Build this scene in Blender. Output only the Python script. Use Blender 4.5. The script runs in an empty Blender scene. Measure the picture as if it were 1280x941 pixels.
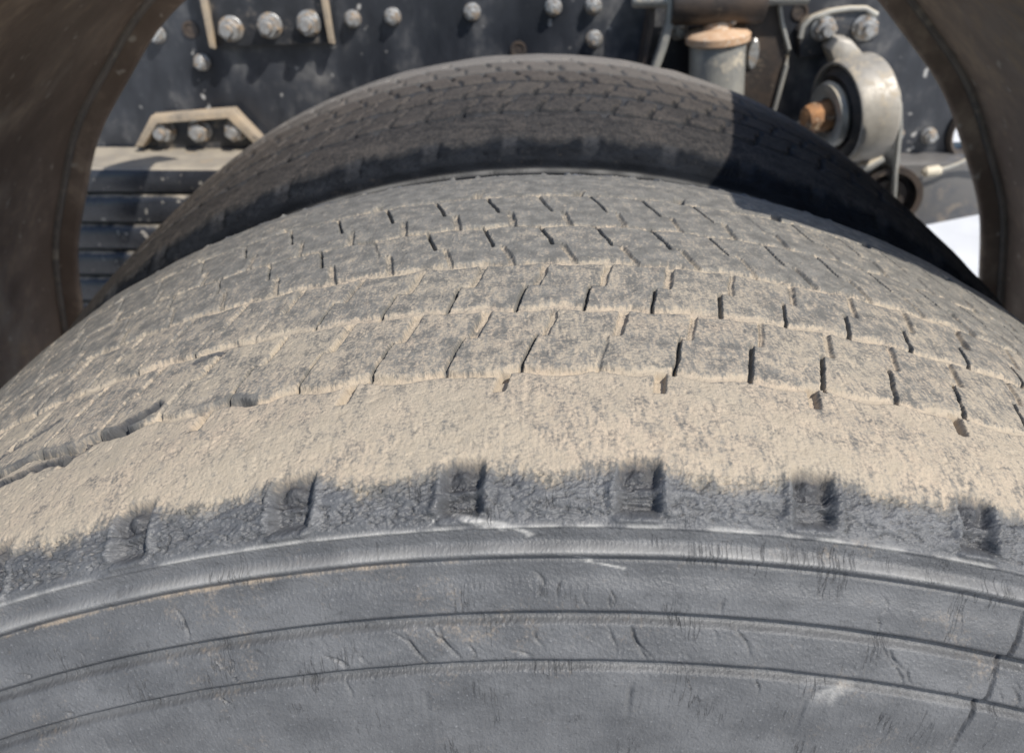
import bpy, bmesh, math, random
import numpy as np
from mathutils import Vector, Matrix

SC = bpy.context.scene
COL = SC.collection
R = math.radians
random.seed(7)

# ------------------------------------------------------------------ camera, sky, sun, exposure
AX = 0.5                                    # height of the wheel axis above the ground
CAM = np.array([-0.0193, -0.1912, 0.6436 + AX])
PITCH, YAW, ROLL = R(31.994), R(-0.558), R(0.06)
FPX = 1034.4                                # focal length for a 1280 wide picture
_cp, _sp = math.cos(PITCH), math.sin(PITCH)
CF = np.array([math.sin(YAW) * _cp, math.cos(YAW) * _cp, -_sp])
CR = np.array([math.cos(YAW), -math.sin(YAW), 0.0])
CU = np.cross(CR, CF)

cd = bpy.data.cameras.new('camera')
cam = bpy.data.objects.new('camera', cd)
COL.objects.link(cam)
cam.matrix_world = Matrix(((CR[0], CU[0], -CF[0], CAM[0]), (CR[1], CU[1], -CF[1], CAM[1]),
                           (CR[2], CU[2], -CF[2], CAM[2]), (0, 0, 0, 1)))
cd.sensor_width = 36.0
cd.lens = FPX / 1280 * 36.0
cd.clip_start = 0.01
cd.clip_end = 500
cd.dof.use_dof = True
cd.dof.focus_distance = 0.30
cd.dof.aperture_fstop = 14
SC.camera = cam

SUN = Vector((0.43, -0.43, 0.74)).normalized()   # direction towards the sun
w = bpy.data.worlds.new('World')
SC.world = w
w.use_nodes = True
wt = w.node_tree
sky = wt.nodes.new('ShaderNodeTexSky')
sky.sky_type = 'NISHITA'
sky.sun_disc = False
sky.sun_elevation = math.asin(SUN.z)
sky.sun_rotation = math.atan2(SUN.x, SUN.y)
wt.links.new(sky.outputs[0], wt.nodes['Background'].inputs[0])
wt.nodes['Background'].inputs[1].default_value = 0.13
sl = bpy.data.lights.new('sun', 'SUN')
sl.energy = 4.2
sl.angle = R(0.8)
sl.color = (1.0, 0.95, 0.87)
sun = bpy.data.objects.new('sun', sl)
COL.objects.link(sun)
sun.rotation_euler = SUN.to_track_quat('Z', 'Y').to_euler()
SC.view_settings.view_transform = 'Standard'
SC.view_settings.look = 'None'
SC.view_settings.gamma = 1
SC.view_settings.exposure = 0.32


def at(px, py, Y):
    """point of the plane y = Y seen at a place of the 1280 x 941 photograph (for measuring positions)"""
    d = CF + (px - 640) / FPX * CR - (py - 470.5) / FPX * CU
    return Vector(CAM + d * ((Y - CAM[1]) / d[1]))


# ------------------------------------------------------------------ materials
class NT:
    def __init__(self, name):
        self.m = bpy.data.materials.new(name)
        self.m.use_nodes = True
        self.t = self.m.node_tree
        self.b = self.t.nodes['Principled BSDF']
        self.co = None

    def n(self, typ, **kw):
        x = self.t.nodes.new(typ)
        for k, v in kw.items():
            setattr(x, k, v)
        return x

    def l(self, a, b):
        self.t.links.new(a, b)

    def set(self, sock, v):
        if hasattr(v, 'is_linked') or isinstance(v, bpy.types.NodeSocket):
            self.l(v, sock)
        else:
            sock.default_value = v

    def attr(self, name):
        a = self.n('ShaderNodeAttribute')
        a.attribute_name = name
        return a

    def noise(self, vec, scale, detail=3, rough=0.55, stretch=None, off=None):
        if stretch or off:
            mp = self.n('ShaderNodeMapping')
            self.l(vec, mp.inputs[0])
            mp.inputs['Scale'].default_value = stretch or (1, 1, 1)
            mp.inputs['Location'].default_value = off or (0, 0, 0)
            vec = mp.outputs[0]
        x = self.n('ShaderNodeTexNoise')
        self.l(vec, x.inputs['Vector'])
        x.inputs['Scale'].default_value = scale
        x.inputs['Detail'].default_value = detail
        x.inputs['Roughness'].default_value = rough
        return x.outputs['Fac']

    def math(self, op, a, b=0.0, clamp=False):
        x = self.n('ShaderNodeMath', operation=op)
        x.use_clamp = clamp
        self.set(x.inputs[0], a)
        self.set(x.inputs[1], b)
        return x.outputs[0]

    def step(self, v, lo, hi, to0=0.0, to1=1.0):
        x = self.n('ShaderNodeMapRange')
        x.interpolation_type = 'SMOOTHSTEP'
        self.set(x.inputs[0], v)
        x.inputs[1].default_value = lo
        x.inputs[2].default_value = hi
        x.inputs[3].default_value = to0
        x.inputs[4].default_value = to1
        return x.outputs[0]

    def mix(self, f, a, b):
        x = self.n('ShaderNodeMix', data_type='RGBA')
        self.set(x.inputs[0], f)
        self.set(x.inputs[6], a if not isinstance(a, tuple) else (*a, 1))
        self.set(x.inputs[7], b if not isinstance(b, tuple) else (*b, 1))
        return x.outputs[2]

    def bump(self, h, strength, dist, normal=None):
        x = self.n('ShaderNodeBump')
        self.set(x.inputs['Height'], h)
        x.inputs['Strength'].default_value = strength
        x.inputs['Distance'].default_value = dist
        if normal:
            self.l(normal, x.inputs['Normal'])
        return x.outputs[0]


def tread_material(name, rub, tan0, tan1, off, fine=1.0, fc0=(0.070, 0.072, 0.076), fc1=(0.120, 0.122, 0.126), frough=0.50, amp=1.0):
    N = NT(name)
    tc = N.attr('tc').outputs['Vector']
    mp = N.n('ShaderNodeMapping')
    N.l(tc, mp.inputs[0])
    mp.inputs['Location'].default_value = off
    tc = mp.outputs[0]
    dust = N.attr('dust').outputs['Fac']
    pale = N.attr('pale').outputs['Fac']
    face = N.attr('face').outputs['Fac']
    n1 = N.noise(tc, 780 * fine, 4, 0.65)
    n2 = N.noise(tc, 130, 4, 0.6)
    n3 = N.noise(tc, 22, 3, 0.5)
    ns = N.noise(tc, 500, 3, 0.6, stretch=(1.0, 0.28, 1))
    ns.node.inputs['Distortion'].default_value = 0.6
    a = N.math('MULTIPLY', N.math('SUBTRACT', n1, 0.5), 1.7)
    b = N.math('MULTIPLY', N.math('SUBTRACT', n2, 0.5), 1.3)
    c = N.math('MULTIPLY', N.math('SUBTRACT', n3, 0.5), 0.7)
    d = N.math('MULTIPLY', N.math('SUBTRACT', ns, 0.5), 1.3)
    s = N.math('ADD', dust, N.math('MULTIPLY', N.math('ADD', N.math('ADD', a, b), N.math('ADD', c, d)), amp))
    f = N.step(s, 0.10, 0.90)
    tan = N.mix(N.step(n3, 0.35, 0.65), tan0, tan1)
    tan = N.mix(N.step(n2, 0.3, 0.75), tan, tuple(x * 0.86 for x in tan1))
    rubc = N.mix(N.step(n2, 0.3, 0.7), tuple(x * 0.8 for x in rub), tuple(x * 1.25 for x in rub))
    colr = N.mix(f, rubc, tan)
    # clean abraded rubber of the shoulder face and sidewall: bluish grey with fine grain
    g1 = N.noise(tc, 60, 4, 0.65, stretch=(0.5, 1, 1))
    g2 = N.noise(tc, 900, 2, 0.6)
    gr = N.mix(N.step(g1, 0.3, 0.72), fc0, fc1)
    gr = N.mix(N.step(g2, 0.60, 0.78), gr, tuple(x * 1.45 for x in fc1))
    gr = N.mix(N.step(N.noise(tc, 330, 4, 0.7), 0.56, 0.70, 0.0, 0.45), gr, tuple(x * .45 for x in fc0))
    fd = N.step(N.math('ADD', N.math('MULTIPLY', dust, 0.8), N.math('SUBTRACT', N.math('ADD', n1, n2), 1.0)), 0.1, 0.9)
    gr = N.mix(fd, gr, tuple(x * .72 for x in tan0))
    colr = N.mix(face, colr, gr)
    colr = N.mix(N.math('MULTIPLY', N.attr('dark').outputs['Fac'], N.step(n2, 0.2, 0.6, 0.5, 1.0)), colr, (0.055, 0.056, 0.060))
    colr = N.mix(pale, colr, (0.62, 0.60, 0.56))
    ck = N.noise(tc, 1.0, 3, 0.55, stretch=(320, 42, 1), off=(2, 9, 0))
    ck2 = N.noise(tc, 1.0, 2, 0.5, stretch=(45, 60, 1), off=(7, 3, 0))
    ckl = N.step(N.math('ABSOLUTE', N.math('SUBTRACT', ck, 0.5)), 0.0, 0.022, 1.0, 0.0)
    ckl = N.math('MULTIPLY', N.math('MULTIPLY', ckl, N.step(ck2, 0.56, 0.66)), face)
    colr = N.mix(N.math('MULTIPLY', ckl, 0.45), colr, (0.045, 0.045, 0.047))
    N.l(colr, N.b.inputs['Base Color'])
    rg = N.mix(face, (0.88, 0.88, 0.88), (frough, frough, frough))
    N.l(rg, N.b.inputs['Roughness'])
    N.b.inputs['Specular IOR Level'].default_value = 0.4 if frough < .6 else 0.08
    h = N.math('ADD', N.math('MULTIPLY', n1, 0.7), N.math('MULTIPLY', ns, 0.6))
    nb = N.bump(h, 0.4, 0.00045 if frough < .6 else .0003)
    nb = N.bump(g2, 0.8, 0.0006, nb)
    nb = N.bump(N.math('SUBTRACT', 1.0, ckl), 0.7, 0.0006, nb)
    N.l(nb, N.b.inputs['Normal'])
    return N.m


def surf_material(name, base, alt, rough, dirt=None, dirt_lo=0.5, dirt_hi=0.7, scale=18, metal=0.0,
                  chips=None, bump=0.3, stretch=None, spec=0.5, ao_top=False, bd=0.001):
    N = NT(name)
    tc = N.n('ShaderNodeTexCoord').outputs['Object']
    n1 = N.noise(tc, scale, 5, 0.6, stretch=stretch)
    n2 = N.noise(tc, scale * 6, 4, 0.6, off=(3, 1, 7))
    c = N.mix(N.step(n1, 0.35, 0.65), base, alt)
    rgh = N.math('ADD', N.math('MULTIPLY', n2, 0.25), rough - 0.12)
    met = metal
    if dirt:
        s = N.math('ADD', N.math('MULTIPLY', n1, 0.65), N.math('MULTIPLY', n2, 0.35))
        if ao_top:                        # dust settled on faces that look upwards
            ge = N.n('ShaderNodeNewGeometry')
            sx = N.n('ShaderNodeSeparateXYZ')
            N.l(ge.outputs['Normal'], sx.inputs[0])
            s = N.math('ADD', s, N.step(sx.outputs[2], 0.35, 0.85, 0.0, 0.22))
        f = N.step(s, dirt_lo, dirt_hi)
        c = N.mix(f, c, dirt)
        rgh = N.math('ADD', rgh, N.math('MULTIPLY', f, 0.35), True)
        if metal:
            met = N.math('MULTIPLY', N.math('SUBTRACT', 1.0, f), metal)
    if chips:
        n3 = N.noise(tc, scale * 5.5, 2, 0.5, off=(11, 5, 2))
        c = N.mix(N.step(n3, 0.67, 0.73), c, chips)
    N.l(c, N.b.inputs['Base Color'])
    N.l(rgh, N.b.inputs['Roughness'])
    N.set(N.b.inputs['Metallic'], met)
    N.b.inputs['Specular IOR Level'].default_value = spec
    N.l(N.bump(n2, bump, bd), N.b.inputs['Normal'])
    return N.m


M = {}
M['tread'] = tread_material('dusty_rubber', (0.150, 0.143, 0.128), (0.46, 0.368, 0.272), (0.39, 0.33, 0.25), (0, 0, 0))
M['tread_in'] = tread_material('dusty_dark_rubber', (0.026, 0.026, 0.027), (0.118, 0.100, 0.086), (0.096, 0.084, 0.074), (5, 3, 0), 0.5, (0.006, 0.007, 0.009), (0.014, 0.016, 0.020), 0.8, 0.45)  # near-black face colours carry the shade between the two tyres
M['rail'] = surf_material('black_frame_paint', (0.014, 0.016, 0.021), (0.042, 0.046, 0.055), 0.34, (0.17, 0.165, 0.16), 0.50, 0.76,
                          9, chips=(0.40, 0.39, 0.37), stretch=(1.6, 1, 0.7))
M['black'] = surf_material('black_bracket_paint', (0.022, 0.024, 0.028), (0.045, 0.048, 0.055), 0.40, (0.30, 0.25, 0.19), 0.52, 0.74, 30, ao_top=True)
M['edge'] = surf_material('dust_caked_edge', (0.42, 0.33, 0.23), (0.30, 0.25, 0.19), 0.8, (0.10, 0.09, 0.08), 0.56, 0.70, 40)
M['zinc'] = surf_material('zinc_steel', (0.48, 0.48, 0.47), (0.22, 0.22, 0.22), 0.36, (0.30, 0.23, 0.16), 0.48, 0.60, 120, metal=0.6)
M['spring'] = surf_material('black_spring_steel', (0.020, 0.022, 0.028), (0.04, 0.043, 0.05), 0.30, (0.30, 0.265, 0.215), 0.62, 0.82, 24,
                            ao_top=True, chips=(0.3, 0.28, 0.25))
M['leaf_top'] = surf_material('dusty_leaf_steel', (0.33, 0.29, 0.23), (0.24, 0.215, 0.18), 0.75, (0.42, 0.32, 0.20), 0.58, 0.66, 30)
M['rust'] = surf_material('rusty_steel', (0.40, 0.20, 0.085), (0.15, 0.08, 0.045), 0.8, (0.56, 0.42, 0.28), 0.52, 0.62, 48)
M['arm'] = surf_material('dirty_arm_steel', (0.13, 0.125, 0.12), (0.055, 0.065, 0.085), 0.42, (0.27, 0.225, 0.175), 0.46, 0.62, 14, metal=0.1)
M['tan_rust'] = surf_material('tan_rusty_steel', (0.56, 0.40, 0.27), (0.44, 0.25, 0.13), 0.75, (0.60, 0.52, 0.42), 0.50, 0.62, 55)
M['dirty_metal'] = surf_material('dirty_grey_steel', (0.38, 0.37, 0.33), (0.25, 0.25, 0.24), 0.42, (0.50, 0.44, 0.34), 0.52, 0.68, 35, metal=0.3, ao_top=True)
M['bright_metal'] = surf_material('polished_steel', (0.42, 0.39, 0.34), (0.27, 0.255, 0.23), 0.48, (0.46, 0.39, 0.29), 0.48, 0.66, 30, metal=0.25)
M['bush'] = surf_material('old_bush_rubber', (0.045, 0.038, 0.034), (0.09, 0.07, 0.055), 0.7, (0.2, 0.15, 0.11), 0.55, 0.7, 60)
M['brown'] = surf_material('brown_oily_steel', (0.075, 0.055, 0.042), (0.035, 0.03, 0.028), 0.5, (0.25, 0.19, 0.13), 0.56, 0.72, 30)
M['guard'] = surf_material('dirty_mudguard_plastic', (0.170, 0.115, 0.078), (0.26, 0.185, 0.130), 0.62, (0.42, 0.31, 0.21), 0.48, 0.68, 12,
                           bump=0.5, spec=0.4, bd=0.0015, chips=(0.40, 0.33, 0.25))
M['bead'] = surf_material('rubbed_plastic_bead', (0.22, 0.18, 0.14), (0.12, 0.10, 0.08), 0.55, (0.36, 0.30, 0.22), 0.5, 0.7, 20)
M['ground'] = surf_material('pale_concrete', (0.60, 0.60, 0.60), (0.52, 0.52, 0.52), 0.9, (0.42, 0.41, 0.39), 0.56, 0.8, 3)
M['cream'] = surf_material('cream_plastic', (0.62, 0.56, 0.44), (0.55, 0.48, 0.36), 0.5)


# lower, outer part of the mudguards: mud plus sunlit tan painted into the colour
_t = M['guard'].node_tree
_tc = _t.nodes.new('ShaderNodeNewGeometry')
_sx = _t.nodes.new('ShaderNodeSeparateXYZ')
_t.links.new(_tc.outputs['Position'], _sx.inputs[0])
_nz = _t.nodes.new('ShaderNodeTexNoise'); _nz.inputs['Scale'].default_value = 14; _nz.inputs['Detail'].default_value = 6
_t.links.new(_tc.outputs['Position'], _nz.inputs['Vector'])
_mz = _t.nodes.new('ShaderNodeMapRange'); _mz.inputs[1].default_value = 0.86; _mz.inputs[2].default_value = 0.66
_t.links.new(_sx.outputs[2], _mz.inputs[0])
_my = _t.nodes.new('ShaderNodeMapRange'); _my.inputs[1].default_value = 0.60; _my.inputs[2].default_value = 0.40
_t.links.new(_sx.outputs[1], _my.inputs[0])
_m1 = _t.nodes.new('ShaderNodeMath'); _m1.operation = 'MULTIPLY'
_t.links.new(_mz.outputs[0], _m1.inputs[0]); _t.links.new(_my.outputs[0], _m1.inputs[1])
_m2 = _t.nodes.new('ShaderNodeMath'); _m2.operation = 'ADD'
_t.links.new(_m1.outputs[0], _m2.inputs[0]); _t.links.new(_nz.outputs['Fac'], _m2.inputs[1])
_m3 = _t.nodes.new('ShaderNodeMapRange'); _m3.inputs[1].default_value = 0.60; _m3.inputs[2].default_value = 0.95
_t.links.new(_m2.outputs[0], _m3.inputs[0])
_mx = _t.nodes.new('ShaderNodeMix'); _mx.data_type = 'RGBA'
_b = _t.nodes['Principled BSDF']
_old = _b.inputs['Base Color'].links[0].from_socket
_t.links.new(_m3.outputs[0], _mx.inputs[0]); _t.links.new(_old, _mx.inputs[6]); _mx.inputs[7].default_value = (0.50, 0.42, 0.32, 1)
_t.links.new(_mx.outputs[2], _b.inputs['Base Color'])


# ------------------------------------------------------------------ object helpers
def tag(o, label=None, cat=None, group=None, kind=None):
    if label: o['label'] = label
    if cat: o['category'] = cat
    if group: o['group'] = group
    if kind: o['kind'] = kind
    return o


def empty(name, loc=(0, 0, 0)):
    o = bpy.data.objects.new(name, None)
    o.location = loc
    o.empty_display_size = 0.05
    COL.objects.link(o)
    return o


def link(name, me, mat, parent=None, loc=None):
    if mat and not me.materials:
        me.materials.append(mat)
    o = bpy.data.objects.new(name, me)
    COL.objects.link(o)
    if parent:
        o.parent = parent
    if loc is not None:
        o.location = Vector(loc) - (Vector(parent.location) if parent else Vector((0, 0, 0)))
    elif parent:
        o.location = -Vector(parent.location)
    return o


def from_bm(name, bm, mat, parent=None, loc=None, smooth=True, angle=35):
    bmesh.ops.recalc_face_normals(bm, faces=bm.faces)
    me = bpy.data.meshes.new(name)
    for e in bm.edges:
        if len(e.link_faces) == 2 and e.calc_face_angle(0) > R(angle):
            e.smooth = False
    for f in bm.faces:
        f.smooth = smooth
    bm.to_mesh(me)
    bm.free()
    return link(name, me, mat, parent, loc)


def prism(bm, pts, y0, y1, bevel=0.0):
    """outline in x,z (list of (x, z)), extruded from y0 to y1"""
    a = [bm.verts.new((x, y0, z)) for x, z in pts]
    b = [bm.verts.new((x, y1, z)) for x, z in pts]
    fs = [bm.faces.new(a), bm.faces.new(list(reversed(b)))]
    n = len(pts)
    for i in range(n):
        fs.append(bm.faces.new((a[i], b[i], b[(i + 1) % n], a[(i + 1) % n])))
    if bevel:
        es = set()
        for f in fs[:2]:
            es.update(f.edges)
        bmesh.ops.bevel(bm, geom=list(es), offset=bevel, segments=2, affect='EDGES', profile=0.5)
    return bm


def box(bm, x0, x1, y0, y1, z0, z1, bevel=0.0):
    return prism(bm, [(x0, z0), (x1, z0), (x1, z1), (x0, z1)], y0, y1, bevel)


def lathe(bm, prof, seg=40, mat=None, squash=None):
    """profile of (radius, height) round local z; closed at both ends when radius 0 is given"""
    rings = []
    for r, h in prof:
        if r == 0:
            rings.append([bm.verts.new((0, 0, h))])
        else:
            rings.append([bm.verts.new((r * math.cos(2 * math.pi * k / seg), r * math.sin(2 * math.pi * k / seg), h)) for k in range(seg)])
    for a, b in zip(rings[:-1], rings[1:]):
        for k in range(seg):
            k2 = (k + 1) % seg
            if len(a) == 1 and len(b) == 1: continue
            if len(a) == 1: bm.faces.new((a[0], b[k], b[k2]))
            elif len(b) == 1: bm.faces.new((a[k], b[0], a[k2]))
            else: bm.faces.new((a[k], b[k], b[k2], a[k2]))
    if mat is not None:
        bmesh.ops.transform(bm, matrix=mat, verts=[v for r_ in rings for v in r_])
    return bm


def axis_matrix(direction, loc):
    q = Vector(direction).normalized().to_track_quat('Z', 'Y')
    return Matrix.Translation(Vector(loc)) @ q.to_matrix().to_4x4()


def tube(bm, pts, r, seg=12):
    pts = [Vector(p) for p in pts]
    rings = []
    for i, p in enumerate(pts):
        d = (pts[min(i + 1, len(pts) - 1)] - pts[max(i - 1, 0)]).normalized()
        q = d.to_track_quat('Z', 'Y').to_matrix()
        rr = r[i] if isinstance(r, (list, tuple)) else r
        rings.append([bm.verts.new(p + q @ Vector((rr * math.cos(2 * math.pi * k / seg), rr * math.sin(2 * math.pi * k / seg), 0))) for k in range(seg)])
    for a, b in zip(rings[:-1], rings[1:]):
        for k in range(seg):
            bm.faces.new((a[k], b[k], b[(k + 1) % seg], a[(k + 1) % seg]))
    bm.faces.new(list(reversed(rings[0])))
    bm.faces.new(rings[-1])
    return bm


# ------------------------------------------------------------------ numpy noise
def _hash(ix, iy, seed):
    h = (ix.astype(np.int64) * 374761393 + iy.astype(np.int64) * 668265263 + seed * 974711) & 0x7fffffff
    h = ((h ^ (h >> 13)) * 1274126177) & 0x7fffffff
    h = h ^ (h >> 16)
    return (h & 0xffff) / 65535.0


def vnoise(x, y, seed=0):
    ix, iy = np.floor(x), np.floor(y)
    fx, fy = x - ix, y - iy
    fx = fx * fx * (3 - 2 * fx); fy = fy * fy * (3 - 2 * fy)
    a = _hash(ix, iy, seed); b = _hash(ix + 1, iy, seed); c = _hash(ix, iy + 1, seed); d = _hash(ix + 1, iy + 1, seed)
    return (a + (b - a) * fx) * (1 - fy) + (c + (d - c) * fx) * fy


def fbm(x, y, seed=0, o=4):
    s = 0; a = 0.5; t = 0
    for i in range(o):
        s = s + a * vnoise(x * 2 ** i + 17.3 * i, y * 2 ** i - 9.1 * i, seed + i); t += a; a *= 0.55
    return s / t


def sstep(x, a, b):
    t = np.clip((x - a) / (b - a), 0, 1)
    return t * t * (3 - 2 * t)


# ------------------------------------------------------------------ tyres
TW = 0.2661                                 # tread width
PR = np.array([(0.016, .290), (-0.010, .305), (-0.031, .345), (-0.0365, .390), (-0.0345, .420), (-0.028, .4433), (-0.0214, .4574),
               (-0.0150, .4762), (-0.0135, .4832), (-0.0085, .4888), (0.0, .4925), (0.010, .4950), (0.0456, .4984), (0.0915, .4993), (TW / 2, .4997)])
PR = np.vstack([PR, np.c_[TW - PR[-2::-1, 0], PR[-2::-1, 1]]])


def profile():
    """dense smooth profile; s = 0 at the outer tread edge, positive across the tread"""
    k = np.r_[0, np.cumsum(np.hypot(*np.diff(PR, axis=0).T))]
    n = len(PR)
    tt = np.linspace(0, k[-1], 4000)
    m = np.gradient(PR, k, axis=0)
    i = np.clip(np.searchsorted(k, tt) - 1, 0, n - 2)
    h = (k[i + 1] - k[i]); u = (tt - k[i]) / h
    h00 = 2 * u**3 - 3 * u**2 + 1; h10 = u**3 - 2 * u**2 + u; h01 = -2 * u**3 + 3 * u**2; h11 = u**3 - u**2
    P = h00[:, None] * PR[i] + (h10 * h)[:, None] * m[i] + h01[:, None] * PR[i + 1] + (h11 * h)[:, None] * m[i + 1]
    i0 = np.argmin(np.hypot(P[:, 0] - 0.0, P[:, 1] - .4925))
    s = tt - tt[i0]
    return s, P


S_, P_ = profile()
S_B = float(np.interp(-.4832, -P_[:2000, 1][::-1], S_[:2000][::-1]))


def s_of_r(r):                              # on the outer sidewall
    j = np.where(S_ < 0)[0]
    return float(np.interp(r, P_[j, 1], S_[j]))


G = [0.0456, 0.0900, 0.1308, 0.1726, 0.2150]          # groove centres (across the tread)
# divider paths per rib: (v, degrees) of thin sipe and of wide notch
DIV = {1: dict(s=[(0.0456, .80), (0.069, 1.45)], n=[(0.069, 1.88), (0.0900, 2.45)]),
       2: dict(s=[(0.0900, .62), (0.109, 1.05)], n=[(0.109, 1.62), (0.1308, 2.15)]),
       3: dict(s=[(0.151, 2.46), (0.1726, 1.80)], n=[(0.1308, 3.50), (0.151, 2.98)]),
       4: dict(s=[(0.192, 2.60), (0.2150, 1.80)], n=[(0.1726, 3.50), (0.192, 3.22)])}


def make_tyre(root, y0, dth, dv_tread, dv_side, mats, phase, seed, dusts, detail, span=70.0, wide=1.0, gdust=.42, gdep=1.0):
    # --- grid lines
    th = [0.0]
    while th[-1] < span:
        a = th[-1]
        step_m = dth * (1.0 if a < 25 else (1.45 if a < 42 else 2.4))
        th.append(a + math.degrees(step_m / 0.5))
    th = np.array([-x for x in th[:0:-1]] + th)
    sD = s_of_r(0.437)
    s_list = list(np.linspace(S_[0] + .0005, sD - .004, 14)) + list(np.arange(sD, 0.008, dv_side)) + list(np.arange(0.008, S_[-1] - .1, dv_tread * 1.0))
    sm = float(S_[np.argmin(np.abs(P_[:, 0] - TW) + (P_[:, 1] < .48) * 9)])       # far tread edge
    s_list = [s for s in s_list if s < sm + 0.012] + list(np.linspace(sm + 0.014, sm + 0.05, 16)) + list(np.linspace(sm + .06, S_[-1] - .0005, 9))
    s = np.array(sorted(set(np.round(s_list, 6))))
    yb = np.interp(s, S_, P_[:, 0]); rb = np.interp(s, S_, P_[:, 1])
    ty = np.gradient(P_[:, 0], S_); tr = np.gradient(P_[:, 1], S_)
    ny = -np.interp(s, S_, tr); nr = np.interp(s, S_, ty)
    # y of the surface as coordinate across the tread
    Vc = np.where(s < 0, s, np.clip(yb, 0, TW)); Vc = np.where(s > sm, TW + (s - sm), Vc)
    T, V = np.meshgrid(th, Vc, indexing='ij')
    _, Sg = np.meshgrid(th, s, indexing='ij')
    X = T * math.pi / 180 * 0.5             # metres round the tyre
    rng = random.Random(seed)
    H = np.zeros_like(T)
    tread = (V > 0) & (V < TW)
    Tp = T - phase
    edge = sstep(V, -0.001, 0.006) * (1 - sstep(V, TW - .006, TW + .001))
    # worn, slightly wavy crown
    H += edge * (fbm(X * 40, V * 40, seed + 1, 3) - .5) * 0.0016
    H += edge * (fbm(X * 300, V * 300, seed + 2, 3) - .5) * 0.00022
    dust = np.zeros_like(T)
    cent = [0, .0456, .09, .1308, .1726, .215, TW]
    for i in range(6):
        mk = (V >= cent[i]) & (V < cent[i + 1])
        dust[mk] = dusts[i]
    dust[(V < 0) & (V > -0.012)] = dusts[0]
    gd = np.zeros_like(T)                   # groove mask
    torn = np.zeros_like(T)
    # circumferential grooves, scalloped by the blocks
    for gi, g in enumerate(G):
        ph = [0.8, 2.4, 2.0, 1.9, 1.08][gi]
        per = 3.0
        cyc = ((Tp - ph) / per) % 1.0
        sc = (np.abs(np.sin(math.pi * cyc)) - .6) * (0.0030 if gi in (0,) else 0.0018) * (-1 if gi < 3 else 1)
        if gi == 4: sc = sc * 0.3
        cen = g + sc + (fbm(X * 120, V * 0 + gi, seed + 20 + gi, 3) - .5) * 0.0022
        hw = [0.0016, .0019, .0019, .0014, .0014][gi] * wide * (0.75 + 0.7 * fbm(X * 60, V * 0 + 3 * gi, seed + 40 + gi, 2))
        dep = [0.0020, .0020, .0020, .0017, .0018][gi] * (0.55 + 0.9 * vnoise(X * 30, V * 0 + gi, seed + 60 + gi))
        m = 1 - sstep(np.abs(V - cen), hw * 0.5, hw * 1.5)
        H -= m * dep * gdep
        gd = np.maximum(gd, m)
        if gi == 0 and detail:              # torn open groove at the left
            tear = (.55 * sstep(-T, 12.5, 13.2) * (1 - sstep(-T, 15.2, 15.8)) + sstep(-T, 17.6, 18.8) * (1 - .6 * sstep(-T, 22, 25))) * (0.35 + 0.9 * sstep(fbm(X * 70, V * 0, seed + 77, 2), .35, .6))
            m2 = 1 - sstep(np.abs(V - cen - .001), .0010, .0026)
            H -= m2 * tear * 0.0055
            torn = (1 - sstep(np.abs(V - cen - .0022), .0022, .0042)) * np.clip(tear, 0, 1)
            dust = dust - torn * .8
            gd = np.maximum(gd, 0) * (1 - 0.9 * m2 * np.clip(tear, 0, 1))
    # dividers
    sipe = np.zeros_like(T)
    sw, nw = (0.00027, 0.0014) if detail else (0.0007, 0.0017)
    for rib, dvd in DIV.items():
        for kind in 's', 'n':
            (va, ta), (vb, tb) = dvd[kind]
            cyc = (V - va) / (vb - va)
            tl = ta + (tb - ta) * cyc
            kk = np.floor((Tp - tl + 1.5) / 3.0)
            dx = (Tp - tl - kk * 3.0) * math.pi / 180 * 0.5
            dx = dx + (fbm(X * 0 + kk * 3.1, V * 160, seed + rib, 3) - .5) * 0.0014
            rnd = _hash(kk, kk * 0 + rib, seed + 5 + (kind == 'n'))
            if kind == 's':
                inside = sstep(cyc, -0.08, 0.0) * (1 - sstep(cyc, 1.0, 1.03))
                m = (1 - sstep(np.abs(dx), sw * (.7 + .9 * rnd), sw * 1.3 + sw * (1.0 + 1.6 * rnd))) * inside
                fill = np.clip(1.25 - 1.0 * sstep(rnd, .75, 1.0), 0.15, 1) * (1 - 0.4 * sstep(-T + rnd * 8, 14, 24))
                H -= m * (0.0034 if detail else .0026) * fill
                sipe = np.maximum(sipe, m * fill)
            else:
                inside = sstep(cyc, -0.05, 0.04) * (1 - sstep(cyc, 0.9, 1.0)) if rib in (1, 2) else sstep(cyc, 0.0, 0.1) * (1 - sstep(cyc, .93, 1.0))
                ww = nw * (0.55 + 0.6 * rnd)
                m = (1 - sstep(np.abs(dx), ww * .55, ww * 1.35)) * inside
                fill = 0.55 + 0.6 * rnd
                H -= m * 0.0023 * fill * (1 - 0.5 * sstep(-T, 10, 22))
                gd = np.maximum(gd, m * 0.75)
                # dark crack along one side of the notch
                m3 = (1 - sstep(np.abs(dx + ww * 1.1), sw * .5, sw * 1.6)) * inside
                H -= m3 * 0.0016
                # short link between sipe and notch
        vm = dvd['s'][1][0] if rib in (1, 2) else dvd['s'][0][0]
        t1 = dvd['s'][1][1] if rib in (1, 2) else dvd['s'][0][1]
        t2 = dvd['n'][0][1] if rib in (1, 2) else dvd['n'][1][1]
        cc = ((Tp - min(t1, t2)) % 3.0) / abs(t2 - t1)
        m = (1 - sstep(np.abs(V - vm), sw * .8, sw * 2.6)) * sstep(cc, 0, .1) * (1 - sstep(cc, .9, 1))
        H -= m * 0.0012
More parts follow.
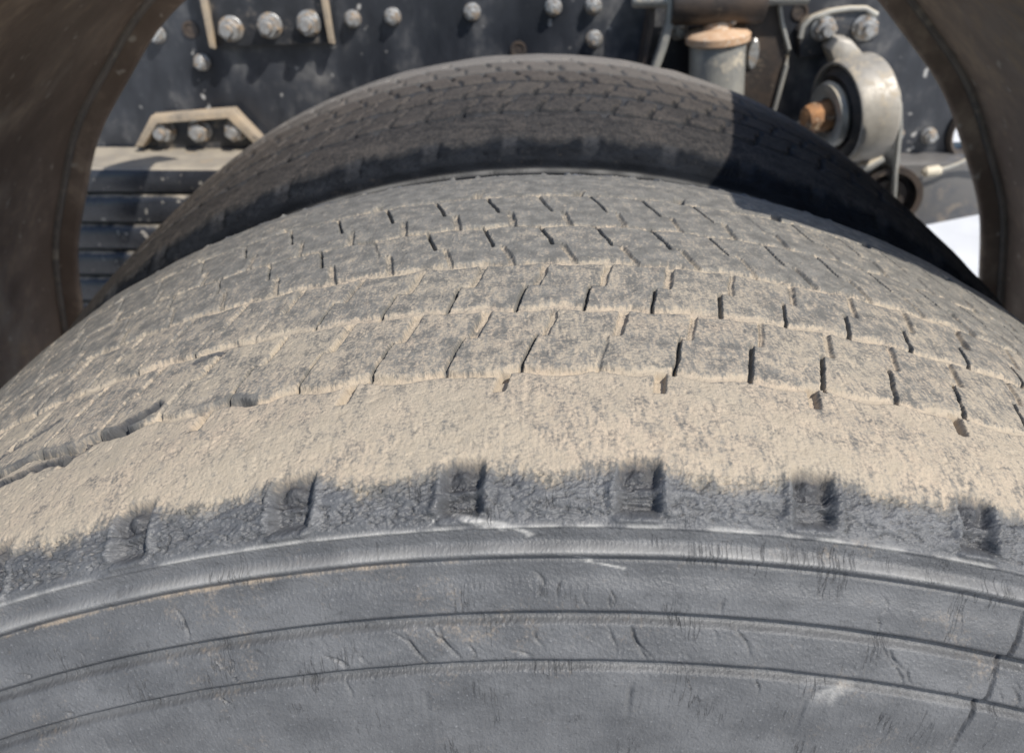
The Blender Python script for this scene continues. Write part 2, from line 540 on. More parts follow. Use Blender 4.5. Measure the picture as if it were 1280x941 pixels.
    # wear notches beside the outermost and innermost grooves
    for (v0, v1, ph, hw) in ((0.0335, 0.0456, 3.02, .0020), (0.213, 0.2225, 1.08, .0026)):
        tl = ph + (V - v0) / (v1 - v0) * 0.25
        kk = np.floor((Tp - tl + 3) / 6.0)
        dx = (Tp - tl - kk * 6.0) * math.pi / 180 * .5
        m = (1 - sstep(np.abs(dx), hw * .7, hw * 1.15)) * sstep(V, v0, v0 + .0016) * (1 - sstep(V, v1, v1 + .001))
        H -= m * 0.0034
        gd = np.maximum(gd, m * 0.6)
    # grime speckle wear holes in the blocks
    pit = sstep(fbm(X * 420, V * 420, seed + 9, 2), .66, .78) * edge
    H -= pit * 0.0003 * (1 - gd)
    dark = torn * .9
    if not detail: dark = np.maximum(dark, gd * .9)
    # recesses in both shoulders
    S2 = np.where(V > TW * .5, TW - V, V)    # distance inward from either tread edge (negative on the face)
    for side, ph in ((0, 1.85), (1, 0.1)):
        sel = (V < TW * .5) if side == 0 else (V >= TW * .5)
        tl = ph + (S2 + 0.004) * 9
        kk = np.floor((Tp - tl + 3) / 6.0)
        rnd = _hash(kk, kk * 0 + side, seed + 15)
        dx = (Tp - tl - kk * 6.0) * math.pi / 180 * .5 + (fbm(V * 160, X * 120, seed + 4, 3) - .5) * .0018
        hw = 0.0050 + 0.0009 * rnd
        top, bot = 0.0062, -0.0146
        m = (1 - sstep(np.abs(dx), hw * .66, hw * 1.20)) * sstep(S2, bot, bot + .0030) * (1 - sstep(S2, top - .005, top))
        dep = 0.0034 + .0008 * rnd
        # knob left standing in the upper half, bridge at mid height
        knob = np.exp(-((dx + .0002) / .0026) ** 2 - ((S2 + .0002) / .0022) ** 2) * .0026
        bridge = np.exp(-((S2 + .0062) / .0016) ** 2) * .0020
        if not detail: m = m * .45
        H -= sel * m * (dep - knob - bridge)
        rim_ = (1 - sstep(np.abs(np.abs(dx) - hw * 1.35), 0, .0022)) * sstep(S2, bot, bot + .003) * (1 - sstep(S2, -.002, top))
        rim2 = (1 - sstep(np.abs(S2 - bot + .0006), 0, .0018)) * (1 - sstep(np.abs(dx), hw * .9, hw * 1.4))
        H += (1.0 if detail else .15) * sel * np.maximum(rim_ * .0011, rim2 * .0016)
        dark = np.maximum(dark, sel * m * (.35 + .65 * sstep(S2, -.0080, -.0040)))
    H += (1 - sstep(np.abs(T * 0 + S2 + .0162), .0004, .0018)) * (V < .02) * .0000
    # ragged, torn rubber on the shoulder face
    fz = sstep(-S2, -0.001, 0.002) * (1 - sstep(-S2, 0.0135, 0.0165))
    wx = X + (fbm(X * 90, V * 90, seed + 30, 2) - .5) * .01
    rid = np.abs(fbm(wx * 170, V * 620 + X * 30, seed + 31, 4) - .5) * 2
    rid2 = np.abs(fbm(wx * 420 + 5, V * 900, seed + 32, 3) - .5) * 2
    H -= fz * ((1 - sstep(rid, 0.0, .16)) * .0009 + (1 - sstep(rid2, 0.0, .2)) * .0004)
    H += fz * (fbm(X * 90, V * 200, seed + 33, 3) - .5) * .0026
    # scalloped outline of the worn tread edge
    dustedge = 0.0015 + 0.0022 * np.cos((Tp - 4.85) / 6 * 2 * math.pi) + (fbm(X * 180, V * 0, seed + 34, 3) - .5) * .006
    streak = (fbm(X * 1500, V * 120, seed + 35, 3) - .5) * .0028 + (fbm(X * 400, V * 300, seed + 85, 3) - .5) * .005
    face = 1 - sstep(S2 + dustedge + streak * .8, -0.0035, 0.0028)
    fray = np.exp(-((S2 + dustedge - .0010) / .0028) ** 2)
    H -= fray * (1 - sstep(np.abs(fbm(X * 700 - V * 200, V * 90, seed + 86, 3) - .5) * 2, 0, .22)) * .0006
    dust = (dust - fray * .22 * (S2 < .02)) * (1 - face)
    # sidewall: thin rib, fat rib, two steps
    rr = np.interp(Sg, S_, P_[:, 1])
    outer = V < TW * .5
    H += np.exp(-((rr - .4829) / .00045) ** 2) * .0009 * (0.6 + .7 * vnoise(X * 200, V * 0, seed + 36))
    H += np.exp(-((rr - .4760) / .0016) ** 2) * (.0034 if detail else .0008)
    H -= (1 - sstep(np.abs(rr - .4700), .0008, .0070)) * (rr < .4765) * .0014
    H -= (1 - sstep(rr, .4733, .4748)) * sstep(rr, .44, .472) * .0000
    Hs = 0.0013 * sstep(rr, .4566, .4580) + .0012 * sstep(rr, .4426, .4440)
    H += np.where(rr < .47, Hs, 0) + np.where(rr >= .47, .0025 * (1 - sstep(rr, .4735, .4760)) * 1.0, 0)
    H -= (1 - sstep(np.abs(rr - .4560), .0005, .0026)) * .0021
    H -= (1 - sstep(np.abs(rr - .4420), .0005, .0025)) * .0019
    H -= (1 - sstep(np.abs(rr - .4734), .0003, .0014)) * .0010
    side = (S2 < -0.015)
    H += side * (fbm(X * 60, V * 120, seed + 37, 3) - .5) * .0007
    gz = side * (1 - sstep(rr, .456, .458))
    H += gz * (fbm(X * 900, V * 900, seed + 38, 2) - .5) * .00025
    dsw = side * (-.05 + .55 * sstep(-np.abs(rr - .4728), -.0012, 0) * sstep(-T, -2, 12) + .22 * sstep(fbm(X * 25, V * 50, seed + 39, 3), .55, .75))
    dust = np.where(side, dsw, dust)
    pale = outer * np.exp(-((rr - .4829) / .00055) ** 2) * (Sg < 0) * np.clip(1.6 * fbm(X * 120, V * 0, seed + 90, 3) - .55, 0, .38) * (1.0 if detail else 0)  # light caught by the thin rib, painted as a broken pale line
    pale = pale + outer * (Sg < 0) * np.exp(-((rr - .4765) / .0011) ** 2) * .22 * (.5 + vnoise(X * 90, V * 0, seed + 91))  # highlight along the fat rib, painted into the colour too
    if not detail: pale = pale + np.where((V > .205) & (V < TW + .01), .16, 0) + np.where((V > .165) & (V <= .205), .06, 0)
    # cracks and scratches
    if detail:
        segs = []
        for i in range(60):
            band = rng.choice([(.4588, .469), (.4445, .4560), (.4445, .4560), (.433, .4415)])
            t0 = rng.uniform(-26, 26)
            r0 = rng.uniform(*band); ln = rng.uniform(.0025, .009)
            lean = (-.55 + rng.uniform(-.2, .2)) if band[0] < .457 else rng.uniform(-.25, .15) - (t0 < -8) * .3
            segs.append((t0, r0, t0 - lean * ln / .46 * 57.3 * 1.0, max(band[0], r0 - ln), rng.uniform(.00012, .00030), rng.uniform(.0003, .0010), 0))
        for i in range(8):                 # clusters of parallel cracks
            t0 = rng.choice([-6.0, 0.5, 2.5, 6.5, 10.5]) + rng.uniform(-1.2, 1.2)
            r0 = .4550 - rng.uniform(0, .003)
            segs.append((t0, r0, t0 + .9, r0 - rng.uniform(.005, .010), .0002, .0007, 0))
        segs += [(-4.4, .4860, -3.3, .4838, .0004, -.0003, 1), (-3.5, .4842, -2.4, .4824, .0005, -.0004, 1), (-2.5, .4826, -1.7, .4798, .0003, -.0003, 1),
                 (-.8, .4752, .3, .4722, .00012, .0001, 1), (.1, .4722, 1.5, .4700, .00016, .0001, 1),
                 (-5.2, .4838, -5.1, .4860, .00012, .0001, 1),
                 (16.45, .4712, 16.15, .4500, .0004, .0016, 2), (16.2, .4520, 15.7, .4290, .0004, .0016, 2), (10.4, .4400, 9.0, .4350, .0010, .0001, 1)]
        for (t0, r0, t1, r1, hw, dep, pl) in segs:
            i0, i1 = np.searchsorted(th, [min(t0, t1) - .5, max(t0, t1) + .5])
            sa, sb_ = s_of_r(max(r0, r1) + .001), s_of_r(min(r0, r1) - .001)
            j0, j1 = np.searchsorted(s, [min(sa, sb_), max(sa, sb_)])
            j1 = min(j1 + 1, len(s))
            if i1 <= i0 or j1 <= j0: continue
            px = X[i0:i1, j0:j1]; py = rr[i0:i1, j0:j1]
            ax_, bx = R(t0) * .5, R(t1) * .5
            jx = px + (fbm(py * 400 + t0, px * 0, seed + 50, 2) - .5) * .0012
            dxx, dyy = bx - ax_, r1 - r0
            L2 = dxx * dxx + dyy * dyy
            jx = jx + (.0016 * math.sin(t0 * 7)) * ((py - (r0 + r1) / 2) / max(1e-4, abs(r0 - r1)) * 2) ** 2
            tt = np.clip(((jx - ax_) * dxx + (py - r0) * dyy) / L2, 0, 1)
            dd = np.hypot(jx - ax_ - tt * dxx, py - r0 - tt * dyy)
            mm = (1 - sstep(dd, hw, hw * 2.6)) * (1 - .6 * np.abs(tt - .5) * 2)
            H[i0:i1, j0:j1] -= mm * dep
            if pl == 2: dark[i0:i1, j0:j1] = np.maximum(dark[i0:i1, j0:j1], mm)
            elif pl: pale[i0:i1, j0:j1] = np.maximum(pale[i0:i1, j0:j1], mm * (.60 if hw < .001 else .3) * (.4 + vnoise(px * 900, py * 900, 3)))
        # torn gouges on the tread at the left
        for (t0, v0, t1, v1, hw, dep) in ((-21.3, .0385, -17.6, .0555, .0017, .0046), (-24.5, .0370, -20.8, .0400, .0014, .0040), 
                                          (-26, .060, -23.5, .0705, .0010, .0022), (-16.8, .083, -15.2, .090, .001, .002)):
            ax_, bx = R(t0) * .5, R(t1) * .5
            i0, i1 = np.searchsorted(th, [t0 - 1, t1 + 1])
            px, py = X[i0:i1], V[i0:i1]
            jx = px + (fbm(py * 300, px * 300, seed + 51, 3) - .5) * .0035
            jy = py + (fbm(px * 300, py * 300, seed + 52, 3) - .5) * .0035
            dxx, dyy = bx - ax_, v1 - v0
            tt = np.clip(((jx - ax_) * dxx + (jy - v0) * dyy) / (dxx * dxx + dyy * dyy), 0, 1)
            dd = np.hypot(jx - ax_ - tt * dxx, jy - v0 - tt * dyy)
            mm = (1 - sstep(dd, hw * .6, hw * 1.5))
            H[i0:i1] -= mm * dep
            gd[i0:i1] *= (1 - mm); dust[i0:i1] -= 1.3 * mm
            mw = 1 - sstep(dd, hw * 1.2, hw * 2.4); dark[i0:i1] = np.maximum(dark[i0:i1], mw)
    # dust: packed in the grooves, smeared over the edges, heavier on the left
    sm_ = sstep(fbm(X * 55 + V * 10, V * 75, seed + 61, 4), .50, .68)
    dust = np.where((V > -0.012) & (V < TW), dust + gd * gdust + (1 - face) * edge * (sm_ * .10 + .07 * sstep(-T, 4, 24) - .12 * sstep(T, 22, 45)) - sipe * .5, dust)
    dust = dust - (S2 < -.0) * 0
    # raised dust crumbs by the grooves
    H += tread * gd * (1 - sipe) * (fbm(X * 420, V * 420, seed + 63, 3)) * .0007

    # --- surface points
    Y = yb[None, :] + ny[None, :] * H
    Rr = rb[None, :] + nr[None, :] * H
    A = np.radians(T)
    Pn = np.stack([Rr * np.sin(A), Y + y0, Rr * np.cos(A)], -1)
    du = np.gradient(Pn, axis=0); dv = np.gradient(Pn, axis=1)
    Nn = np.cross(du, dv)
    Nn /= np.linalg.norm(Nn, axis=2, keepdims=True) + 1e-12
    mid = Pn[len(th) // 2, np.argmin(np.abs(Vc - TW / 2))]
    if Nn[len(th) // 2, np.argmin(np.abs(Vc - TW / 2))][2] < 0:
        Nn = -Nn
    nu, nv = T.shape
    Pf = Pn.reshape(-1, 3); Nf = Nn.reshape(-1, 3)
    tcf = np.stack([X, Sg, np.zeros_like(X)], -1).reshape(-1, 3)
    att = dict(dust=np.clip(dust, -.6, 1.5).ravel(), pale=np.clip(pale, 0, 1).ravel(), face=np.where(side, 1.0, face).ravel(), dark=dark.ravel())

    # --- which quad belongs to which part
    Tc = (T[:-1, :-1] + T[1:, 1:]) / 2 - phase; Vq = (V[:-1, :-1] + V[1:, 1:]) / 2; Sq = (Sg[:-1, :-1] + Sg[1:, 1:]) / 2
    ID = np.full(Tc.shape, -1)
    ID[Vq < 0] = 1; ID[(Vq >= 0) & (Vq < G[0])] = 2; ID[(Vq >= G[4]) & (Vq <= TW)] = 3; ID[Vq > TW] = 4
    s_face = s_of_r(.4805)
    ID[(Vq < 0) & (Sq > s_face)] = 5
    for rib, dvd in DIV.items():
        mk = (Vq >= G[rib - 1]) & (Vq < G[rib])
        (va, ta), (vb, tb) = dvd['s']; (vc, tc_), (vd, td) = dvd['n']
        vm = vb if rib in (1, 2) else va
        first = (Vq < vm)
        o_s = ta + (tb - ta) * (Vq - va) / (vb - va)
        o_n = tc_ + (td - tc_) * (Vq - vc) / (vd - vc)
        off = np.where(first, o_s, o_n) if rib in (1, 2) else np.where(first, o_n, o_s)
        k = np.floor((Tc - off) / 3.0).astype(int) + 60
        ID[mk] = (100 * (rib + 0) + k)[mk] + 100
    flip = np.dot(np.cross(du[0, 0], dv[0, 0]), Nn[0, 0]) < 0
    ii, jj = np.meshgrid(np.arange(nu - 1), np.arange(nv - 1), indexing='ij')
    a = ii * nv + jj
    quads = np.stack([a, a + nv, a + nv + 1, a + 1], -1)
    if flip: quads = quads[..., ::-1]

    def patch(name, sel, mat, parent):
        q = quads[sel].reshape(-1)
        if not len(q): return None
        u, inv = np.unique(q, return_inverse=True)
        me = bpy.data.meshes.new(name)
        nf = len(q) // 4
        me.vertices.add(len(u)); me.loops.add(len(q)); me.polygons.add(nf)
        me.vertices.foreach_set('co', Pf[u].ravel().astype(np.float32))
        me.loops.foreach_set('vertex_index', inv.astype(np.int32))
        me.polygons.foreach_set('loop_start', np.arange(0, len(q), 4, dtype=np.int32))
        me.polygons.foreach_set('use_smooth', np.ones(nf, dtype=bool))
        for k_, v_ in att.items():
            at_ = me.attributes.new(k_, 'FLOAT', 'POINT')
            at_.data.foreach_set('value', v_[u].astype(np.float32))
        t_ = me.attributes.new('tc', 'FLOAT_VECTOR', 'POINT')
        t_.data.foreach_set('vector', tcf[u].ravel().astype(np.float32))
        me.update(calc_edges=True)
        me.normals_split_custom_set_from_vertices(Nf[u].tolist())
        return link(name, me, mat, parent, loc=None)

    mt = mats
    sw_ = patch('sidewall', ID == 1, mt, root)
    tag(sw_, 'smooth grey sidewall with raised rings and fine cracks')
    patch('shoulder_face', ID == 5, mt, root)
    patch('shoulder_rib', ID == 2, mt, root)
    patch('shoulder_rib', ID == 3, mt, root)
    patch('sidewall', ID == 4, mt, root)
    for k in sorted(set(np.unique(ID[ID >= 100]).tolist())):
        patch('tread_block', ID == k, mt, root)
    # the rest of the tyre, away from the camera, coarser
    prof = np.c_[np.interp(np.linspace(S_[0], S_[-1], 60), S_, P_[:, 0]), np.interp(np.linspace(S_[0], S_[-1], 60), S_, P_[:, 1])]
    ang = np.radians(np.linspace(span - .2, 360 - span + .2, 150))
    Pc = np.stack([np.outer(np.sin(ang), prof[:, 1]), np.tile(prof[:, 0] + y0, (150, 1)), np.outer(np.cos(ang), prof[:, 1])], -1).reshape(-1, 3)
    fc = [(i * 60 + j, i * 60 + j + 1, (i + 1) * 60 + j + 1, (i + 1) * 60 + j) for i in range(149) for j in range(59)]
    me = bpy.data.meshes.new('casing')
    me.from_pydata(Pc.tolist(), [], fc)
    t_ = me.attributes.new('tc', 'FLOAT_VECTOR', 'POINT')
    t_.data.foreach_set('vector', np.stack([np.repeat(ang * .5, 60), np.tile(np.linspace(S_[0], S_[-1], 60), 150), np.zeros(9000)], -1).ravel().astype(np.float32))
    for k_, v_ in (('dust', .35), ('face', .3), ('pale', 0.), ('dark', 0.)):
        at_ = me.attributes.new(k_, 'FLOAT', 'POINT'); at_.data.foreach_set('value', np.full(9000, v_, np.float32))
    me.shade_smooth() if hasattr(me, 'shade_smooth') else None
    link('casing', me, mt, root)
    # inner liner so that the carcass has thickness
    return root


t1 = empty('truck_tyre', (0, 0, AX))
tag(t1, 'worn outer truck tyre in the foreground, tread caked with tan dust above its grey sidewall', 'tyre', 'pair of dual wheel tyres')
t2 = empty('truck_tyre', (0, 0, AX))
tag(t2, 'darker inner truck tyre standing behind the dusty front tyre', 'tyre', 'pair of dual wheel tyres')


def shift_children(o):
    for c in o.children:
        c.location = (0, 0, 0)


make_tyre(t1, 0.0, 0.00050, 0.00070, 0.00045, M['tread'], 0.0, 11, [.66, .44, .32, .15, .09, .05], True)
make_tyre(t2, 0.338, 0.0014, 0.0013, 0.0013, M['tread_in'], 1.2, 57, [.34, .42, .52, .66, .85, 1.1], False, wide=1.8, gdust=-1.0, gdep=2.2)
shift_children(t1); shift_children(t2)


# ------------------------------------------------------------------ mudguard panels (the crown section over the wheels is off)
def guard(a0, a1, label):
    cx, cz, rg = -0.010, AX + 0.120, 0.546
    y_in, y_out = 0.15, 0.662
    th_ = 0.005
    inner = [(y_out, rg - .021), (y_out - .0015, rg - .0205), (y_out - .004, rg - .018), (y_out - .0045, rg - .004), (y_out - .008, rg + .0002), (y_out - .014, rg + .001)]
    inner += [(y, rg + 0.001 + .002 * math.sin((y_out - y) * 18)) for y in np.linspace(y_out - .03, y_in + .01, 22)] + [(y_in + .003, rg - .001), (y_in, rg - .010)]
    outer = [(y_in - th_, rg - .010), (y_in - th_, rg + th_)] + [(y, rg + th_ + .002) for y in np.linspace(y_in + .01, y_out - .01, 12)] + [(y_out + th_ - .003, rg + th_), (y_out + th_ - .001, rg - .021)]
    prof = inner + outer
    n = int(abs(a1 - a0) / 1.0) + 1
    sg_ = 1 if a1 > 0 else -1
    def aa(i, y):                          # unseen crown end of each panel, slanted to shape where its shadow falls
        e0, e1 = (a0, a1) if sg_ > 0 else (a1, a0)
        t_ = i / n if sg_ > 0 else 1 - i / n
        st_ = e0 + sg_ * (max(0.0, y - y_in) / (y_out - y_in)) * 11.5
        return R(st_ + (e1 - st_) * t_)
    root = empty('mudguard', (cx + rg * math.sin(R((a0 + a1) / 2)), y_out, cz + rg * math.cos(R((a0 + a1) / 2))))
    bm = bmesh.new()
    rings = []
    for i in range(n + 1):
        rings.append([bm.verts.new((cx + (r + .0012 * math.sin(aa(i, y) * 23 + y * 9)) * math.sin(aa(i, y)), y, cz + (r + .0012 * math.sin(aa(i, y) * 23 + y * 9)) * math.cos(aa(i, y)))) for y, r in prof])
    m = len(prof)
    for p, q in zip(rings[:-1], rings[1:]):
        for k in range(m):
            bm.faces.new((p[k], q[k], q[(k + 1) % m], p[(k + 1) % m]))
    bm.faces.new(rings[0]); bm.faces.new(list(reversed(rings[-1])))
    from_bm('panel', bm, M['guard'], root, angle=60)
    bm = bmesh.new()
    lp = [(y_out - .0048, rg - .0035), (y_out - .0075, rg - .0052), (y_out - .0105, rg - .0040), (y_out - .0120, rg - .0010), (y_out - .0105, rg + .0022), (y_out - .0048, rg + .0015)]
    rings = []
    for i in range(n + 1):
        rings.append([bm.verts.new((cx + (r + .0012 * math.sin(aa(i, y) * 23 + y * 9)) * math.sin(aa(i, y)), y, cz + (r + .0012 * math.sin(aa(i, y) * 23 + y * 9)) * math.cos(aa(i, y)))) for y, r in lp])
    for p, q in zip(rings[:-1], rings[1:]):
        for k in range(len(lp)):
            bm.faces.new((p[k], q[k], q[(k + 1) % len(lp)], p[(k + 1) % len(lp)]))
    bm.faces.new(rings[0]); bm.faces.new(list(reversed(rings[-1])))
    from_bm('edge_bead', bm, M['bead'], root, angle=60)
    tag(root, label, 'mudguard', 'mudguard panels round the wheels')
    return root


guard(-112, -23, 'curved dark brown mudguard panel at the left with dirt and painted sunlit tan low down')
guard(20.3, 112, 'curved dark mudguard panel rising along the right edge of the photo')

# ------------------------------------------------------------------ ground
bm = bmesh.new()
bmesh.ops.create_grid(bm, x_segments=2, y_segments=2, size=150)
g = from_bm('ground', bm, M['ground'], smooth=False)
tag(g, kind='structure')

# ------------------------------------------------------------------ bolts
_bolt = {}


def bolt_mesh(kind):
    if kind in _bolt: return _bolt[kind]
    r, hh, stud = {'rail': (.0082, .008, .004), 'big': (.0105, .010, .008), 'nut': (.0118, .012, .008)}[kind]
    bm = bmesh.new()
    mt = axis_matrix((0, -1, 0), (0, 0, 0))
    lathe(bm, [(0, 0), (r * 1.2, 0), (r * 1.2, .0018), (r * 1.14, .0026), (r * .8, .003)], 28, mat=mt)
    # hexagon with chamfered corners
    top = []
    prof = [(1.0, .0025), (1.0, .0025 + hh * .8), (.86, .0025 + hh), (.0, .0025 + hh)]
    rings = []
    for k_, h in prof:
        if k_ == 0: rings.append([bm.verts.new((0, 0, h))]); continue
        rings.append([bm.verts.new((r * 1.08 * k_ * math.cos(math.pi / 3 * i + .3), r * 1.08 * k_ * math.sin(math.pi / 3 * i + .3), h)) for i in range(6)])
    for a, b in zip(rings[:-1], rings[1:]):
        for i in range(6):
            j = (i + 1) % 6
            bm.faces.new((a[i], b[i], b[j], a[j]) if len(b) > 1 else (a[i], b[0], a[j]))
    bmesh.ops.transform(bm, matrix=mt, verts=[v for q in rings for v in q])
    lathe(bm, [(r * .62, .0025 + hh), (r * .60, .0025 + hh + stud * .7), (r * .5, .0025 + hh + stud), (0, .0025 + hh + stud)], 18, mat=mt)
    bmesh.ops.recalc_face_normals(bm, faces=bm.faces)
    me = bpy.data.meshes.new('bolt')
    for e in bm.edges:
        if len(e.link_faces) == 2 and e.calc_face_angle(0) > R(30): e.smooth = False
    for f in bm.faces: f.smooth = True
    bm.to_mesh(me); bm.free()
    me.materials.append(M['zinc'])
    _bolt[kind] = me
    return me


def bolt(parent, loc, kind='rail', rot=0.0):
    o = bpy.data.objects.new('bolt', bolt_mesh(kind))
    COL.objects.link(o)
    o.parent = parent
    o.location = Vector(loc) - Vector(parent.location)
    o.rotation_euler = (0, rot, 0)
    return o


# ------------------------------------------------------------------ frame rail
YR = 0.84                                   # outer face of the rail web
ZB = at(1170, 207, YR).z
rail = empty('frame_rail', (0, YR, ZB))
tag(rail, 'black steel chassis rail with a row of bolts crossing behind both tyres', 'chassis rail')
hole = at(1204, 165, YR)
hr = 0.018
ZT = ZB + 0.30
bm = bmesh.new()
N_ = 32
ring = [(hole.x + hr * .8 * math.cos(2 * math.pi * i / N_), hole.z + hr * 1.25 * math.sin(2 * math.pi * i / N_)) for i in range(N_)]
sq = []
for i in range(N_):
    a = 2 * math.pi * i / N_
    c_, s_ = math.cos(a), math.sin(a)
    k = 0.040 / max(abs(c_), abs(s_))
    sq.append((hole.x + k * c_, hole.z + k * s_))
va = [bm.verts.new((x, YR, z)) for x, z in ring]; vb = [bm.verts.new((x, YR, z)) for x, z in sq]
vc = [bm.verts.new((x, YR + .008, z)) for x, z in ring]
for i in range(N_):
    j = (i + 1) % N_
    bm.faces.new((va[i], va[j], vb[j], vb[i]))
    bm.faces.new((va[i], va[j], vc[j], vc[i]))
x0, x1, z0, z1 = hole.x - .04, hole.x + .04, hole.z - .04, hole.z + .04
zb2, zt2 = ZB + .010, ZT - .010


def rect(x0, x1, z0, z1):
    bm.faces.new([bm.verts.new((x, YR, z)) for x, z in ((x0, z0), (x1, z0), (x1, z1), (x0, z1))])


zb2 = min(zb2, z0 - .0005)
rect(-1.6, x0, zb2, zt2); rect(x1, 1.6, zb2, zt2); rect(x0, x1, zb2, z0); rect(x0, x1, z1, zt2)
bmesh.ops.remove_doubles(bm, verts=bm.verts, dist=1e-5)
from_bm('web', bm, M['rail'], rail, smooth=False)
for zz, sg in ((zb2, -1), (zt2, 1)):
    bm = bmesh.new()
    prof = [(YR, zz)] + [(YR + .010 * (1 - math.cos(t)), zz + sg * .010 * math.sin(t)) for t in np.linspace(.2, math.pi / 2, 6)] + [(YR + .08, zz + sg * .010), (YR + .08, zz + sg * .002), (YR + .012, zz + sg * .002), (YR + .008, zz)]
    A_ = [bm.verts.new((-1.6, y, z)) for y, z in prof]; B_ = [bm.verts.new((1.6, y, z)) for y, z in prof]
    for i in range(len(prof)):
        j = (i + 1) % len(prof)
        bm.faces.new((A_[i], B_[i], B_[j], A_[j]))
    from_bm('flange', bm, M['rail'], rail, angle=50)
bm = bmesh.new()
lathe(bm, [(hr * .9, 0), (hr * 1.30, 0), (hr * 1.34, .004), (hr * 1.15, .009), (hr * .95, .007), (hr * .9, 0)], 32, mat=axis_matrix((0, -1, 0), (hole.x, YR - .0005, hole.z)) @ Matrix.Diagonal((.85, 1.3, 1, 1)))
from_bm('grommet', bm, M['bush'], rail)
for i, (px, py) in enumerate(((440, 25), (490, 22), (590, 16), (692, 10), (742, 8), (743, 50), (251, 79), (195, 45), (1163, 171), (1121, 168))):
    bolt(rail, at(px, py, YR - .006) + Vector((0, .006, 0)), 'rail', i * .7)
# bore holes
for (px, py) in ((238, 37), (1000, 15), (648, 62)):
    p = at(px, py, YR)
    bm = bmesh.new()
    lathe(bm, [(.0095, 0), (.0095, .0015), (.0065, .0015), (.006, -.0), (0, 0)], 20, mat=axis_matrix((0, -1, 0), (p.x, YR - .0005, p.z)))
    from_bm('bore', bm, M['brown'], rail)

# ------------------------------------------------------------------ gusset bracket, upper left
Yp = YR - .014


def outline(pts, Y):
    return [(at(x, y, Y).x, at(x, y, Y).z) for x, y in pts]


br = empty('cross_member_bracket', at(335, 60, YR))
tag(br, 'black bracket plate with two tan-edged ribs and three bolts, high on the rail', 'bracket')
bm = bmesh.new()
prism(bm, outline([(262, 60), (418, 54), (408, -60), (232, -60)], Yp), Yp, YR - .001, .0015)
from_bm('plate', bm, M['black'], br)
for (p0, p1, wd) in (((246, -40), (266, 60), 9), ((398, -40), (415, 54), 9)):
    bm = bmesh.new()
    Yf = Yp - .010
    prism(bm, outline([(p0[0] - wd / 2, p0[1]), (p1[0] - wd / 2, p1[1]), (p1[0] + wd / 2 - 2, p1[1] + 2), (p0[0] + wd / 2, p0[1])], Yf), Yf, Yp - .0005, .0012)
    from_bm('rib', bm, M['edge'], br)
for i, (px, py) in enumerate(((286, 38), (335, 34), (384, 31))):
    bolt(br, at(px, py, Yp - .010) + Vector((0, .010, 0)), 'nut', i * .5)

# lower bracket above the leaf spring
b2 = empty('spring_bracket', at(255, 182, YR))
tag(b2, 'low flanged bracket with three domed nuts sitting above the leaf spring', 'bracket')
bm = bmesh.new()
prism(bm, outline([(172, 186), (190, 148), (292, 140), (336, 186)], YR - .010), YR - .010, YR - .001, .001)
from_bm('plate', bm, M['black'], b2)
bm = bmesh.new()
top = [(168, 184), (188, 146), (290, 138), (334, 184)]
ins = [(180, 184), (195, 153), (285, 146), (320, 184)]
Yf = YR - .030
prism(bm, outline(top + ins[::-1], Yf), Yf, YR - .0105, .0016)
from_bm('flange', bm, M['edge'], b2)
for i, (px, py) in enumerate(((203, 165), (248, 165), (293, 164))):
    bolt(b2, at(px, py, YR - .018) + Vector((0, .008, 0)), 'nut', i * .9 + .2)

# ------------------------------------------------------------------ leaf spring
Y0, Y1 = 0.748, 0.837
ls = empty('leaf_spring', at(200, 300, Y0))
tag(ls, 'stack of black steel leaves with dusty top, at left under the rail', 'leaf spring')
ys = [212, 246, 283, 316, 348, 380, 412]
for i in range(6):
    zt_ = at(190, ys[i], Y0).z; zb_ = at(190, ys[i + 1] - 4, Y0).z
    bm = bmesh.new()
    xs = np.linspace(-.95, .22 - .05 * i, 30)
    prof = [(Y0 + .007, 0), (Y0 + .0035, -.07), (Y0 + .001, -.22), (Y0, -.5), (Y0 + .001, -.8), (Y0 + .004, -1), (Y1 - .003, -1), (Y1, -.5), (Y1 - .003, 0)]
    rings = []
    for x in xs:
        sag = .030 * ((x + .43) ** 2) * 1.0
        inset = -.0012 * i
        rings.append([bm.verts.new((x, y + inset, zt_ + sag + (zt_ - zb_) * h)) for y, h in prof])
    for p, q in zip(rings[:-1], rings[1:]):
        for k in range(len(prof)):
            bm.faces.new((p[k], q[k], q[(k + 1) % len(prof)], p[(k + 1) % len(prof)]))
    bm.faces.new(rings[0]); bm.faces.new(list(reversed(rings[-1])))
    o = from_bm('leaf', bm, M['spring'], ls, angle=30)
    if i == 0:
        o['label'] = 'topmost leaf with tan dust lying on it'
        o.data.materials.append(M['leaf_top'])
        for f in o.data.polygons:
            if f.normal.z > .75: f.material_index = 1

# ------------------------------------------------------------------ shock absorber and its hanger, top middle
Ys = 0.79
sa = empty('shock_absorber', at(895, 130, Ys))
tag(sa, 'upright shock absorber with a rusty collar hanging behind the top of the inner tyre', 'shock absorber')
c0 = at(897, 48, Ys); c1 = at(893, 200, Ys)
rc = 0.031
bm = bmesh.new()
lathe(bm, [(0, 0), (rc, 0), (rc, (c0 - c1).length), (0, (c0 - c1).length)], 40, mat=axis_matrix(c0 - c1, c1))
from_bm('body', bm, M['dirty_metal'], sa)
bm = bmesh.new()
lathe(bm, [(0, -.004), (rc + .001, -.005), (rc + .0045, -.003), (rc + .005, .004), (rc + .001, .008), (rc * .55, .011), (rc * .4, .022), (0, .022)], 40, mat=axis_matrix(c0 - c1, c0))
from_bm('collar', bm, M['tan_rust'], sa)
e0, e1 = at(838, 6, Ys), at(945, 4, Ys)
bm = bmesh.new()
